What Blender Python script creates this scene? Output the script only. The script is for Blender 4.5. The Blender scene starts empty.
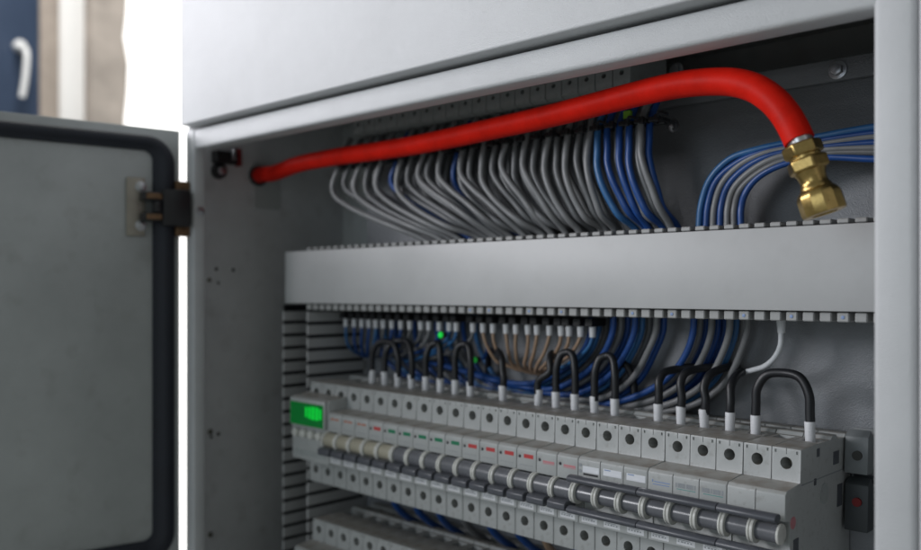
import bpy, bmesh, math, random
from mathutils import Vector, Matrix
random.seed(7)
S = bpy.context.scene
COL = S.collection
PI = math.pi

# ------------------------------------------------------------------ measuring
# the lens sits at the origin, looking 43 degrees to the left of +Y (into the cabinet)
F_PX, CU, HOR = 886.0, 460.5, 291.0
CA, SA = math.cos(math.radians(43.0)), math.sin(math.radians(43.0))
def ray(u):
    d = u - CU
    return (-SA*F_PX + CA*d, CA*F_PX + SA*d)
def at(u, v, y):                      # world point at depth y behind pixel (u, v) of the survey photo
    dx, dy = ray(u)
    t = y/dy
    return Vector((dx*t, y, (HOR-v)*t))
def xat(u, y):
    dx, dy = ray(u)
    return dx/dy*y

# ------------------------------------------------------------------ materials
def mat(name, col, rough=0.5, metal=0.0, noise=0.0, nscale=60.0, bump=0.0, bscale=400.0, spec=0.5,
        emit=None, estr=0.0, coat=0.0, stretch=None, dirt=0.0):
    m = bpy.data.materials.new(name); m.use_nodes = True
    nt = m.node_tree; b = nt.nodes['Principled BSDF']
    b.inputs['Roughness'].default_value = rough
    b.inputs['Metallic'].default_value = metal
    b.inputs['Specular IOR Level'].default_value = spec
    b.inputs['Coat Weight'].default_value = coat
    b.inputs['Base Color'].default_value = (*col, 1)
    tc = nt.nodes.new('ShaderNodeTexCoord')
    vec = tc.outputs['Object']
    if stretch:
        mp = nt.nodes.new('ShaderNodeMapping'); mp.inputs['Scale'].default_value = stretch
        nt.links.new(vec, mp.inputs['Vector']); vec = mp.outputs['Vector']
    if noise > 0:
        n = nt.nodes.new('ShaderNodeTexNoise'); n.inputs['Scale'].default_value = nscale
        n.inputs['Detail'].default_value = 6; n.inputs['Roughness'].default_value = 0.65
        nt.links.new(vec, n.inputs['Vector'])
        mr = nt.nodes.new('ShaderNodeMapRange')
        mr.inputs['From Min'].default_value = 0.3; mr.inputs['From Max'].default_value = 0.7
        mr.inputs['To Min'].default_value = 1-noise; mr.inputs['To Max'].default_value = 1+noise
        nt.links.new(n.outputs['Fac'], mr.inputs['Value'])
        hs = nt.nodes.new('ShaderNodeHueSaturation'); hs.inputs['Color'].default_value = (*col, 1)
        nt.links.new(mr.outputs['Result'], hs.inputs['Value'])
        out = hs.outputs['Color']
        if dirt > 0:
            n2 = nt.nodes.new('ShaderNodeTexNoise'); n2.inputs['Scale'].default_value = nscale*5
            n2.inputs['Detail'].default_value = 8
            nt.links.new(tc.outputs['Object'], n2.inputs['Vector'])
            r2 = nt.nodes.new('ShaderNodeMapRange')
            r2.inputs['From Min'].default_value = 0.56; r2.inputs['From Max'].default_value = 0.72
            r2.inputs['To Min'].default_value = 0.0; r2.inputs['To Max'].default_value = dirt
            nt.links.new(n2.outputs['Fac'], r2.inputs['Value'])
            mx = nt.nodes.new('ShaderNodeMixRGB'); mx.inputs['Color2'].default_value = (0.16, 0.14, 0.115, 1)
            nt.links.new(r2.outputs['Result'], mx.inputs['Fac']); nt.links.new(out, mx.inputs['Color1'])
            out = mx.outputs['Color']
        nt.links.new(out, b.inputs['Base Color'])
        rr = nt.nodes.new('ShaderNodeMapRange')
        rr.inputs['To Min'].default_value = max(0.02, rough-0.1); rr.inputs['To Max'].default_value = min(1, rough+0.1)
        nt.links.new(n.outputs['Fac'], rr.inputs['Value']); nt.links.new(rr.outputs['Result'], b.inputs['Roughness'])
    if bump > 0:
        nb = nt.nodes.new('ShaderNodeTexNoise'); nb.inputs['Scale'].default_value = bscale
        nb.inputs['Detail'].default_value = 3
        nt.links.new(tc.outputs['Object'], nb.inputs['Vector'])
        bp = nt.nodes.new('ShaderNodeBump'); bp.inputs['Strength'].default_value = bump
        bp.inputs['Distance'].default_value = 0.0006
        nt.links.new(nb.outputs['Fac'], bp.inputs['Height']); nt.links.new(bp.outputs['Normal'], b.inputs['Normal'])
    if emit:
        b.inputs['Emission Color'].default_value = (*emit, 1); b.inputs['Emission Strength'].default_value = estr
    return m

M = dict(
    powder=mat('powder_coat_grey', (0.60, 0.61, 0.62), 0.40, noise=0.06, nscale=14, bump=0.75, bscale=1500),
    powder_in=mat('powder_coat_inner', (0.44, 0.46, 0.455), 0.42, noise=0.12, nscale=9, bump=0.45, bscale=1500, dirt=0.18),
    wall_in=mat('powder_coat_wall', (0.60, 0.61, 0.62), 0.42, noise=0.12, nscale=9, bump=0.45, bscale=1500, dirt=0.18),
    plate=mat('mounting_plate_grey', (0.25, 0.26, 0.275), 0.30, noise=0.10, nscale=10, bump=0.8, bscale=1300),
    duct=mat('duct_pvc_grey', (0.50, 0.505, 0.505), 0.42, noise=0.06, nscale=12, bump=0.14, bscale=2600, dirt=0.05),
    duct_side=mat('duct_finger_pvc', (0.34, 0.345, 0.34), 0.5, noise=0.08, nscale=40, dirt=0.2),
    mcb=mat('breaker_plastic', (0.43, 0.445, 0.44), 0.42, noise=0.05, nscale=45, bump=0.2, bscale=1200, dirt=0.28),
    mcb_grey=mat('breaker_side_plastic', (0.36, 0.385, 0.38), 0.45, noise=0.06, nscale=60, dirt=0.3),
    clamp_pale=mat('clamp_pale_plastic', (0.20, 0.215, 0.22), 0.5, noise=0.1, nscale=60),
    clamp=mat('clamp_plastic', (0.055, 0.062, 0.066), 0.5, noise=0.1, nscale=60),
    lever=mat('lever_slate', (0.085, 0.09, 0.105), 0.36, noise=0.12, nscale=80),
    barrel=mat('barrel_slate', (0.145, 0.15, 0.165), 0.26, noise=0.1, nscale=80),
    cam=mat('cam_ivory', (0.64, 0.64, 0.60), 0.4, noise=0.08, nscale=80, dirt=0.3),
    cream=mat('lever_cream', (0.40, 0.375, 0.29), 0.4, noise=0.1, nscale=80),
    black=mat('black_rubber', (0.012, 0.013, 0.016), 0.42, noise=0.15, nscale=50),
    blackp=mat('black_plastic', (0.018, 0.018, 0.02), 0.38),
    gasket=mat('gasket_foam', (0.014, 0.017, 0.026), 0.6, noise=0.2, nscale=40, bump=0.4, bscale=500),
    hole=mat('hole_dark', (0.05, 0.05, 0.045), 0.6),  # flat dark tone of the small wall discs and the clamp screw
    screw=mat('zinc_screw', (0.55, 0.56, 0.58), 0.32, metal=1.0, noise=0.15, nscale=200),
    brassscrew=mat('dull_screw', (0.22, 0.21, 0.17), 0.4, metal=0.9),
    white=mat('ferrule_white', (0.72, 0.73, 0.75), 0.4, noise=0.05, nscale=150, dirt=0.15),
    wgrey=mat('wire_grey', (0.15, 0.155, 0.16), 0.38, noise=0.10, nscale=60),
    wgrey2=mat('wire_pale_grey', (0.21, 0.215, 0.22), 0.38, noise=0.10, nscale=60),
    wblue=mat('wire_blue', (0.014, 0.068, 0.26), 0.36, noise=0.15, nscale=60),
    wblue2=mat('wire_light_blue', (0.035, 0.14, 0.33), 0.36, noise=0.15, nscale=60),
    wtan=mat('wire_tan', (0.36, 0.245, 0.165), 0.42, noise=0.12, nscale=60),
    wwhite=mat('wire_white', (0.66, 0.68, 0.70), 0.38, noise=0.05, nscale=60),
    hose=mat('hose_red', (0.58, 0.012, 0.005), 0.48, noise=0.18, nscale=45, bump=0.15, bscale=300, spec=0.09),
    brass=mat('brass', (0.45, 0.315, 0.115), 0.31, metal=1.0, noise=0.22, nscale=140, bump=0.12, bscale=500),
    steel=mat('steel_collar', (0.6, 0.6, 0.6), 0.3, metal=1.0),
    rust=mat('rusty_steel', (0.22, 0.13, 0.07), 0.6, metal=0.5, noise=0.3, nscale=120),
    bronze=mat('hinge_plate_steel', (0.36, 0.33, 0.28), 0.45, metal=0.6, noise=0.1, nscale=80),
    dark_red=mat('button_dark_red', (0.22, 0.012, 0.012), 0.4),
    red=mat('print_red', (0.50, 0.05, 0.05), 0.5), green=mat('print_green', (0.01, 0.19, 0.09), 0.5),
    pink=mat('print_pink', (0.55, 0.22, 0.24), 0.5), orange=mat('print_orange', (0.48, 0.16, 0.09), 0.5),
    ink=mat('print_black', (0.02, 0.02, 0.025), 0.5), teal=mat('print_teal', (0.10, 0.32, 0.30), 0.5),
    bluep=mat('print_blue', (0.22, 0.31, 0.52), 0.5), greyp=mat('print_grey', (0.30, 0.32, 0.34), 0.5),
    sticker=mat('sticker_gloss', (0.80, 0.82, 0.86), 0.12, coat=0.5),
    screen=mat('screen_green', (0.0, 0.10, 0.02), 0.25, emit=(0.0, 0.9, 0.12), estr=0.06),
    screen_on=mat('screen_lit', (0.0, 0.10, 0.02), 0.25, emit=(0.0, 1.0, 0.06), estr=0.50),
    led=mat('led_green', (0.0, 0.3, 0.02), 0.3, emit=(0.02, 1.0, 0.10), estr=0.5),
    led_dim=mat('led_green_dim', (0.02, 0.3, 0.06), 0.4, emit=(0.05, 1.0, 0.12), estr=0.12),
    navy=mat('window_frame_navy', (0.035, 0.055, 0.10), 0.4, noise=0.1, nscale=6),
    taupe=mat('plaster_taupe', (0.42, 0.37, 0.33), 0.85, noise=0.22, nscale=7, bump=0.5, bscale=30),
    brownp=mat('plaster_brown', (0.34, 0.29, 0.25), 0.85, noise=0.15, nscale=9),
    whitep=mat('reveal_white', (0.78, 0.77, 0.76), 0.7, noise=0.04, nscale=6),
    pane=mat('daylit_glass', (0.9, 0.9, 0.88), 0.2, emit=(1.0, 0.995, 0.97), estr=1.6),
    handle=mat('handle_white', (0.82, 0.82, 0.82), 0.3),
)

def add_dust(m, amount, col=(0.20, 0.165, 0.125, 1)):
    nt = m.node_tree; b = nt.nodes['Principled BSDF']
    g = nt.nodes.new('ShaderNodeNewGeometry'); sp = nt.nodes.new('ShaderNodeSeparateXYZ'); nt.links.new(g.outputs['True Normal'], sp.inputs[0])
    r = nt.nodes.new('ShaderNodeMapRange'); r.inputs['From Min'].default_value = 0.6; r.inputs['From Max'].default_value = 0.95
    nt.links.new(sp.outputs['Z'], r.inputs['Value'])
    tc = nt.nodes.new('ShaderNodeTexCoord'); n = nt.nodes.new('ShaderNodeTexNoise'); n.inputs['Scale'].default_value = 90; n.inputs['Detail'].default_value = 8
    nt.links.new(tc.outputs['Object'], n.inputs['Vector'])
    q = nt.nodes.new('ShaderNodeMapRange'); q.inputs['From Min'].default_value = 0.3; q.inputs['From Max'].default_value = 0.65
    q.inputs['To Min'].default_value = amount*0.35; q.inputs['To Max'].default_value = amount
    nt.links.new(n.outputs['Fac'], q.inputs['Value'])
    mu = nt.nodes.new('ShaderNodeMath'); mu.operation = 'MULTIPLY'; nt.links.new(r.outputs[0], mu.inputs[0]); nt.links.new(q.outputs[0], mu.inputs[1])
    mx = nt.nodes.new('ShaderNodeMixRGB'); mx.inputs['Color2'].default_value = col
    src = b.inputs['Base Color'].links[0].from_socket
    nt.links.new(mu.outputs[0], mx.inputs['Fac']); nt.links.new(src, mx.inputs['Color1']); nt.links.new(mx.outputs['Color'], b.inputs['Base Color'])
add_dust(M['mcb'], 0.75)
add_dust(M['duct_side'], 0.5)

# ------------------------------------------------------------------ mesh helpers
def tag(o, label=None, cat=None, group=None, kind=None):
    if label: o['label'] = label
    if cat: o['category'] = cat
    if group: o['group'] = group
    if kind: o['kind'] = kind
    return o
def thing(name, label, cat, loc=(0, 0, 0), group=None):
    o = bpy.data.objects.new(name, None); COL.objects.link(o)
    o.location = loc; o.empty_display_size = 0.01
    return tag(o, label, cat, group)
def obj(name, bm, m, parent=None, smooth=None, off=None):
    me = bpy.data.meshes.new(name)
    bmesh.ops.recalc_face_normals(bm, faces=bm.faces)
    bm.to_mesh(me); bm.free()
    me.materials.append(m)
    if smooth is not None:
        me.shade_smooth()
        me.set_sharp_from_angle(angle=math.radians(smooth))
    o = bpy.data.objects.new(name, me); COL.objects.link(o)
    if parent: o.parent = parent
    return o
def box(bm, x0, x1, y0, y1, z0, z1, bev=0.0, seg=2):
    r = bmesh.ops.create_cube(bm, size=1.0)
    vs = r['verts']
    for v in vs:
        v.co = Vector((x0+(v.co.x+0.5)*(x1-x0), y0+(v.co.y+0.5)*(y1-y0), z0+(v.co.z+0.5)*(z1-z0)))
    if bev > 0:
        es = list({e for v in vs for e in v.link_edges})
        bmesh.ops.bevel(bm, geom=es, offset=bev, segments=seg, profile=0.5, affect='EDGES')
    return bm
def cyl(bm, c, axis, r, h, seg=24, r2=None, bev=0.0):
    """cylinder / cone from c along axis"""
    a = Vector(axis).normalized()
    q = Vector((0, 0, 1)).rotation_difference(a).to_matrix().to_4x4()
    mtx = Matrix.Translation(Vector(c)+a*h/2) @ q
    res = bmesh.ops.create_cone(bm, cap_ends=True, segments=seg, radius1=r, radius2=r if r2 is None else r2, depth=h, matrix=mtx)
    if bev > 0:
        vs = set(res['verts'])
        es = [e for e in bm.edges if e.verts[0] in vs and e.verts[1] in vs and any(len(f.verts) > 4 for f in e.link_faces)]
        bmesh.ops.bevel(bm, geom=es, offset=bev, segments=2, profile=0.5, affect='EDGES')
    return bm
def prism(bm, poly, x0, x1, bev=0.0):
    """poly of (y, z) pushed along x"""
    a = [bm.verts.new((x0, y, z)) for y, z in poly]
    b = [bm.verts.new((x1, y, z)) for y, z in poly]
    n = len(poly)
    fs = [bm.faces.new(a), bm.faces.new(list(reversed(b)))]
    for i in range(n):
        fs.append(bm.faces.new((a[i], b[i], b[(i+1) % n], a[(i+1) % n])))
    if bev > 0:
        es = list({e for f in fs for e in f.edges})
        bmesh.ops.bevel(bm, geom=es, offset=bev, segments=2, profile=0.5, affect='EDGES')
    return bm
def catmull(pts, n=8):
    P = [Vector(p) for p in pts]
    if len(P) == 2: return [P[0].lerp(P[1], i/n) for i in range(n+1)]
    out = []
    for i in range(len(P)-1):
        p1, p2 = P[i], P[i+1]
        p0 = P[i-1] if i > 0 else p1*2-p2
        p3 = P[i+2] if i+2 < len(P) else p2*2-p1
        # centripetal
        def tj(ti, a, b): return ti+max(1e-9, (b-a).length)**0.5
        t0 = 0; t1 = tj(t0, p0, p1); t2 = tj(t1, p1, p2); t3 = tj(t2, p2, p3)
        for k in range(n):
            t = t1+(t2-t1)*k/n
            A1 = p0*((t1-t)/(t1-t0))+p1*((t-t0)/(t1-t0))
            A2 = p1*((t2-t)/(t2-t1))+p2*((t-t1)/(t2-t1))
            A3 = p2*((t3-t)/(t3-t2))+p3*((t-t2)/(t3-t2))
            B1 = A1*((t2-t)/(t2-t0))+A2*((t-t0)/(t2-t0))
            B2 = A2*((t3-t)/(t3-t1))+A3*((t-t1)/(t3-t1))
            out.append(B1*((t2-t)/(t2-t1))+B2*((t-t1)/(t2-t1)))
    out.append(P[-1])
    return out
def tube(bm, pts, r, seg=10, n=8):
    C = catmull(pts, n)
    rings = []
    T = [(C[min(i+1, len(C)-1)]-C[max(i-1, 0)]).normalized() for i in range(len(C))]
    up = Vector((0.3, 0.9, 0.2))
    nrm = (up-T[0]*up.dot(T[0])).normalized()
    for i, c in enumerate(C):
        if i: nrm = (nrm-T[i]*nrm.dot(T[i])).normalized()
        bn = T[i].cross(nrm)
        rr = r[i*(len(r)-1)//(len(C)-1)] if isinstance(r, (list, tuple)) else r
        rings.append([bm.verts.new(c+(nrm*math.cos(2*PI*k/seg)+bn*math.sin(2*PI*k/seg))*rr) for k in range(seg)])
    for a, b in zip(rings, rings[1:]):
        for k in range(seg):
            bm.faces.new((a[k], a[(k+1) % seg], b[(k+1) % seg], b[k]))
    bm.faces.new(list(reversed(rings[0]))); bm.faces.new(rings[-1])
    return bm
def NB(): return bmesh.new()
def copy_tree(o, parent=None):
    c = o.copy(); COL.objects.link(c)
    if parent: c.parent = parent
    for ch in [q for q in o.children]: copy_tree(ch, c)
    return c
def carve(o, cutter_bm):
    """really cut holes into a mesh, once, at build time"""
    me = bpy.data.meshes.new('tool'); bmesh.ops.recalc_face_normals(cutter_bm, faces=cutter_bm.faces)
    cutter_bm.to_mesh(me); cutter_bm.free()
    c = bpy.data.objects.new('tool', me); COL.objects.link(c); c.parent = o.parent
    md = o.modifiers.new('b', 'BOOLEAN'); md.object = c; md.operation = 'DIFFERENCE'; md.solver = 'EXACT'; md.use_self = True
    bpy.context.view_layer.update()
    dg = bpy.context.evaluated_depsgraph_get()
    new = bpy.data.meshes.new_from_object(o.evaluated_get(dg))
    o.modifiers.remove(md)
    old = o.data; nm = old.name; o.data = new; bpy.data.meshes.remove(old); new.name = nm
    bpy.data.objects.remove(c); bpy.data.meshes.remove(me)
    return o
ORD = ['', 'first', 'second', 'third', 'fourth', 'fifth', 'sixth', 'seventh', 'eighth', 'ninth', 'tenth', 'eleventh', 'twelfth',
       'thirteenth', 'fourteenth', 'fifteenth', 'sixteenth', 'seventeenth', 'eighteenth', 'nineteenth', 'twentieth',
       'twenty-first', 'twenty-second', 'twenty-third', 'twenty-fourth', 'twenty-fifth', 'twenty-sixth', 'twenty-seventh',
       'twenty-eighth', 'twenty-ninth', 'thirtieth']

# ------------------------------------------------------------------ the cabinet
YF = 0.44
XL, XR = -0.7692, -0.1244            # outer edges of the door frame
ZT, ZB = 0.1533, -0.30
cab = thing('electrical_cabinet', 'open grey powder-coated electrical cabinet holding all the wiring', 'cabinet', (-0.45, 0.55, -0.30))
def cpart(name, bm, m, parent=cab, smooth=None):
    o = obj(name, bm, m, parent, smooth)
    root = o.parent
    off = Vector((0, 0, 0))
    while root: off += root.location; root = root.parent
    o.data.transform(Matrix.Translation(-off))
    return o
# frame round the opening
bm = NB()
xi, xo, zi = -0.7545, -0.1434, 0.1346
box(bm, XL, xi, YF, 0.452, ZB, ZT, 0.0016, 3)
box(bm, xo, XR, YF, 0.456, ZB, ZT+0.25, 0.003, 3)
box(bm, xi-0.0012, xo+0.003, YF+0.0006, 0.460, zi, ZT-0.0004, 0.0028, 3)
box(bm, xi-0.0012, xo+0.003, YF+0.0006, 0.460, ZB+0.001, ZB+0.02, 0.0028, 3)
cpart('front_frame', bm, M['powder'], smooth=40)
bm = NB(); box(bm, -0.7885, -0.785, 0.4535, 0.648, ZB, 0.19); lw = cpart('side_wall', bm, M['wall_in'])
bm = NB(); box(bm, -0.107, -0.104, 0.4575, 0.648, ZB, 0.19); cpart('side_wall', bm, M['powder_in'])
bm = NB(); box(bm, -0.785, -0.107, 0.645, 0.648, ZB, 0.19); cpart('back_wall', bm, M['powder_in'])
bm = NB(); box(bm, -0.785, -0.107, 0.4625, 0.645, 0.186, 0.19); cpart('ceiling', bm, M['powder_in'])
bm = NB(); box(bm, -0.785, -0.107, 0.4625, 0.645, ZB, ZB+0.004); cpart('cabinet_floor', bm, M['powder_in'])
# upper fascia above the opening
bm = NB(); box(bm, -0.7615, 0.35, 0.430, 0.475, 0.1556, 0.62, 0.0015, 3); cpart('upper_cover', bm, M['powder'], smooth=40)
# neighbouring upright on the right
bm = NB(); box(bm, -0.1228, -0.085, 0.4375, 0.47, ZB, 0.5, 0.002, 3); cpart('outer_upright', bm, M['powder'], smooth=40)
# mounting plate with folded top rail
bm = NB(); box(bm, -0.682, -0.112, 0.592, 0.595, ZB+0.01, 0.150, 0.0008)
plate = cpart('mounting_plate', bm, M['plate'], smooth=40)
bm = NB(); box(bm, -0.372, -0.109, 0.5865, 0.5915, 0.1362, 0.151, 0.0012); rail = cpart('top_rail', bm, M['plate'], smooth=40)
def bolt(p, nrm, r, parent, name='bolt', hexa=True):
    n = Vector(nrm).normalized()
    b = NB(); cyl(b, p, n, r*1.45, 0.0012, 24, bev=0.0003)
    cyl(b, Vector(p)+n*0.0012, n, r, r*0.75, 6 if hexa else 20, r2=r*0.92, bev=0.0004)
    o = cpart(name, b, M['screw'], parent, smooth=35)
    return o
bolt(at(838, 70, 0.5865), (0, -1, 0), 0.0042, rail)
bolt(at(669, 68, 0.575)+Vector((0, 0.0115, 0)), (0, -1, 0), 0.0040, rail)
bolt(at(674, 126, 0.592), (0, -1, 0), 0.0032, plate)
bolt(at(693, 98, 0.592), (0, -1, 0), 0.0032, plate)
# fittings on the left side wall
def wallp(u, v): 
    dx, dy = ray(u); y = -0.785/dx*dy
    return at(u, v, y)
def wall_ring(p, r, d, name, m):
    b = NB(); cyl(b, p, (1, 0, 0), r, d, 28, r2=r*0.85, bev=0.0006)
    o = cpart(name, b, m, lw, smooth=35); return o
p = wallp(218, 171); wall_ring(p, 0.0085, 0.006, 'grommet', M['blackp']); wall_ring(p+Vector((0.006, 0, 0)), 0.0045, 0.003, 'plug', M['screw'])
p = wallp(258, 176); wall_ring(p, 0.0115, 0.005, 'grommet', M['blackp'])
bm = NB(); c = wallp(220, 158); box(bm, c.x, c.x+0.010, c.y-0.010, c.y+0.014, c.z-0.006, c.z+0.006, 0.001); cpart('latch_block', bm, M['blackp'], lw)
bm = NB(); c = wallp(236, 158); box(bm, c.x, c.x+0.008, c.y-0.0022, c.y+0.0022, c.z-0.009, c.z+0.009, 0.001); cpart('red_tag', bm, M['dark_red'], lw)
bm = NB(); c = wallp(228, 158); box(bm, c.x, c.x+0.012, c.y-0.002, c.y+0.002, c.z-0.003, c.z+0.008, 0.0006); cpart('clip', bm, M['screw'], lw)
for (u, v, r) in ((216, 269, .0017), (233, 270, .0017), (209, 280, .0022), (218, 283, .0014), (210, 432, .0026), (218, 434, .0018), (211, 437, .0014), (210, 535, .0026)):
    q = wallp(u, v); b = NB(); cyl(b, q, (1, 0, 0), r, 0.0012, 16, bev=0.0002); cpart('rivet', b, M['brassscrew'] if r > .002 else M['hole'], lw, smooth=35)  # the small ones are dark discs standing for holes
# pale angle plate behind the hose entry
bm = NB(); q = wallp(262, 190); box(bm, -0.785, -0.7835, q.y-0.010, q.y+0.022, q.z-0.020, q.z+0.028, 0.0005); cpart('patch_plate', bm, M['powder_in'], lw)

# ---- door, swung about 100 degrees open, hinged on the left
DD = Vector((-0.172, -0.985, 0)).normalized()      # from hinge towards the free edge
DN = Vector((0.985, -0.172, 0)).normalized()       # inner face normal (towards the lens)
D0 = Vector((-0.7679, 0.4330, 0))
DW = 0.63; DZT, DZB = 0.152, -0.258
def dp(s, h, z): return D0+DD*s+DN*h+Vector((0, 0, z))
def dbox(bm, s0, s1, h0, h1, z0, z1, bev=0, seg=2):
    b = NB(); box(b, s0, s1, h0, h1, z0, z1, bev, seg)
    mtx = Matrix(((DD.x, DN.x, 0, D0.x), (DD.y, DN.y, 0, D0.y), (0, 0, 1, 0), (0, 0, 0, 1)))
    b.transform(mtx); me = bpy.data.meshes.new('t'); b.to_mesh(me); b.free(); bm.from_mesh(me); bpy.data.meshes.remove(me)
bm = NB()
dbox(bm, 0.0, DW, -0.003, 0.0, DZB, DZT, 0.0007)
dbox(bm, 0.0, 0.0022, -0.022, -0.003, DZB, DZT, 0.0006)
dbox(bm, 0.0022, DW, -0.022, -0.003, DZT-0.0022, DZT, 0.0006)
dbox(bm, 0.0022, DW, -0.022, -0.003, DZB, DZB+0.0022, 0.0006)
dbox(bm, 0.0022, DW-0.002, -0.024, -0.022, DZB+0.0024, DZT-0.0024, 0.0004)
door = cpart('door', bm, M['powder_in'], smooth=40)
# gasket : rounded rectangle ring with a rounded section
def rrect(s0, s1, z0, z1, r, n=8):
    out = []
    for cx, cz, a0 in ((s1-r, z1-r, 0), (s0+r, z1-r, 90), (s0+r, z0+r, 180), (s1-r, z0+r, 270)):
        for k in range(n+1):
            a = math.radians(a0+90*k/n); out.append((cx+r*math.cos(a), cz+r*math.sin(a)))
    return out
bm = NB()
prof = [(0, 0.0003), (0.0005, 0.004), (0.003, 0.0068), (0.0075, 0.0080), (0.012, 0.0068), (0.0145, 0.004), (0.0195, 0.0030), (0.0205, 0.0003)]
loops = []
for d, h in prof:
    loops.append([bm.verts.new(dp(s, h, z)) for s, z in rrect(0.0055+d, DW-0.006-d, DZB+0.006+d, DZT-0.0080-d*0.68, 0.026-d*0.85)])
for a, b in zip(loops, loops[1:]):
    n = len(a)
    for k in range(n): bm.faces.new((a[k], a[(k+1) % n], b[(k+1) % n], b[k]))
cpart('gasket', bm, M['gasket'], door, smooth=50)
# hinge
bm = NB(); dbox(bm, 0.033, 0.050, 0.0002, 0.0026, 0.0505, 0.1045, 0.0008)
hinge = cpart('hinge', bm, M['bronze'], cab, smooth=40)
bm = NB()
dbox(bm, 0.018, 0.0385, 0.0027, 0.015, 0.064, 0.072, 0.0015); dbox(bm, 0.018, 0.0385, 0.0027, 0.015, 0.083, 0.091, 0.0015)
dbox(bm, 0.0225, 0.029, 0.0085, 0.0165, 0.0725, 0.0825, 0.001)
dbox(bm, -0.004, 0.0215, 0.0085, 0.0185, 0.060, 0.0945, 0.002)
cpart('hinge_arm', bm, M['blackp'], hinge, smooth=40)
bm = NB()
dbox(bm, 0.022, 0.036, 0.0145, 0.0165, 0.0655, 0.0705, 0.0006); dbox(bm, 0.022, 0.036, 0.0145, 0.0165, 0.0845, 0.0895, 0.0006)
cpart('hinge_link', bm, M['rust'], hinge, smooth=40)
bm = NB(); box(bm, -0.7705, -0.758, 0.4225, 0.4395, 0.0610, 0.0940, 0.0015); cpart('hinge_block', bm, M['blackp'], hinge, smooth=40)
for z0 in (0.0515, 0.0943):
    bm = NB(); box(bm, -0.7690, -0.7600, 0.4260, 0.4396, z0, z0+0.0092, 0.0012); cpart('hinge_lug', bm, M['rust'], hinge, smooth=40)
for z in (0.0605, 0.0960):
    bolt(dp(0.0375, 0.0026, z), DN, 0.0034, hinge, 'bolt', False)
q = at(200, 209, 0.452); q.x = xi
bolt(Vector((xi, 0.4465, 0.0755)), (1, 0, 0), 0.0030, hinge, 'bolt', False)

# ------------------------------------------------------------------ wiring ducts
def teeth_h(bm, x0, x1, pitch, w, y0, y1, z0, z1, bev=0.0006):
    x = x0
    while x+w <= x1:
        box(bm, x, x+w, y0, y1, z0, z1, bev, 1); x += pitch
dz0, dz1 = -0.0118, 0.0385
hd = thing('cable_duct', 'long grey horizontal cable duct with smooth cover across the cabinet', 'cable duct', (-0.42, 0.5915, 0.013))
def part_at(root, name, bm, m, smooth=None):
    o = obj(name, bm, m, root, smooth)
    off = Vector((0, 0, 0)); r = root
    while r: off += r.location; r = r.parent
    o.data.transform(Matrix.Translation(-off)); return o
bm = NB(); box(bm, -0.7205, -0.118, 0.5195, 0.5220, dz0, dz1, 0.0007, 2); part_at(hd, 'cover', bm, M['duct'], 40)
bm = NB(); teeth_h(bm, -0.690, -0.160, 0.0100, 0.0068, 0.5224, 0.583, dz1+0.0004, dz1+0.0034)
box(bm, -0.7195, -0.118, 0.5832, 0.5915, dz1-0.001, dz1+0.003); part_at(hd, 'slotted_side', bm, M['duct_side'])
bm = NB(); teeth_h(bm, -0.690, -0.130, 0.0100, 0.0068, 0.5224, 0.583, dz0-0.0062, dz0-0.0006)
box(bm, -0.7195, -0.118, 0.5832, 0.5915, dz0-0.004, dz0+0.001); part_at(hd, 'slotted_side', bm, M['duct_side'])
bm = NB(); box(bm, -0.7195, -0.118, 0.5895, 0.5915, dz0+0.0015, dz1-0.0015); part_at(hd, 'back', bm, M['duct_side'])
for k in (-48, -46, -42, -39, -33, -30, -25, -22, -19):
    x = -0.690+0.01*(69+k)+0.0034
    bm = NB(); cyl(bm, (x, 0.5226, dz0-0.0034), (0, -1, 0), 0.0011, 0.0005, 14, bev=0.0001); part_at(hd, 'rivet', bm, M['bluep'], 35)

vd = thing('cable_duct', 'dark grey upright slotted duct without cover beside the left wall', 'cable duct', (-0.705, 0.60, ZB+0.004))
for x0, x1 in ((-0.7255, -0.7235), (-0.6865, -0.6845)):
    bm = NB(); z = ZB+0.006
    while z < -0.0135:
        if z+0.0092 < -0.0125: box(bm, x0, x1, 0.520, 0.592, z, z+0.0092, 0.0004, 1)
        z += 0.0126
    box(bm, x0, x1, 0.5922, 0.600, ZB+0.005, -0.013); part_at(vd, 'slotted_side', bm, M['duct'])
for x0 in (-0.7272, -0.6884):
    bm = NB(); box(bm, x0, x0+0.0014, 0.5225, 0.592, ZB+0.005, -0.0135); part_at(vd, 'slot_shade', bm, M['black'])  # black sheet added behind the fingers, slot shade put in as colour
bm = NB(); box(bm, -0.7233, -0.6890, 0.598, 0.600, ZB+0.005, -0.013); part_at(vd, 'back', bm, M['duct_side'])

# ------------------------------------------------------------------ breakers
TILT = 0.0168                                 # the rails climb a little to the left
P = 0.0177; XE = -0.2057; ZC = -0.1373        # pitch, right end, row centre height
YT, YN = 0.5086, 0.4875                       # terminal face, nose face
def mcb_profile(nose_top=0.0245, nose_bot=-0.0207, flat=False):
    p = [(YT, 0.0453), (0.5345, 0.0458), (0.5365, 0.0452), (0.5545, 0.0452), (0.5565, 0.0478), (0.5640, 0.0478),
         (0.5655, 0.0440), (0.5775, 0.0440), (0.5790, 0.0466), (0.5890, 0.0466), (0.5890, -0.0440), (0.5590, -0.0470), (YT, -0.0470),
         (YT, nose_bot-0.001), (YN+0.0012, nose_bot)]
    if not flat: p += [(YN+0.0012, -0.0135), (YN+0.0080, -0.0125), (YN+0.0080, 0.0065), (YN, 0.0075)]
    p += [(YN, nose_top-0.0022), (YN+0.0022, nose_top), (YT, nose_top+0.0012)]
    return p
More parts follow.
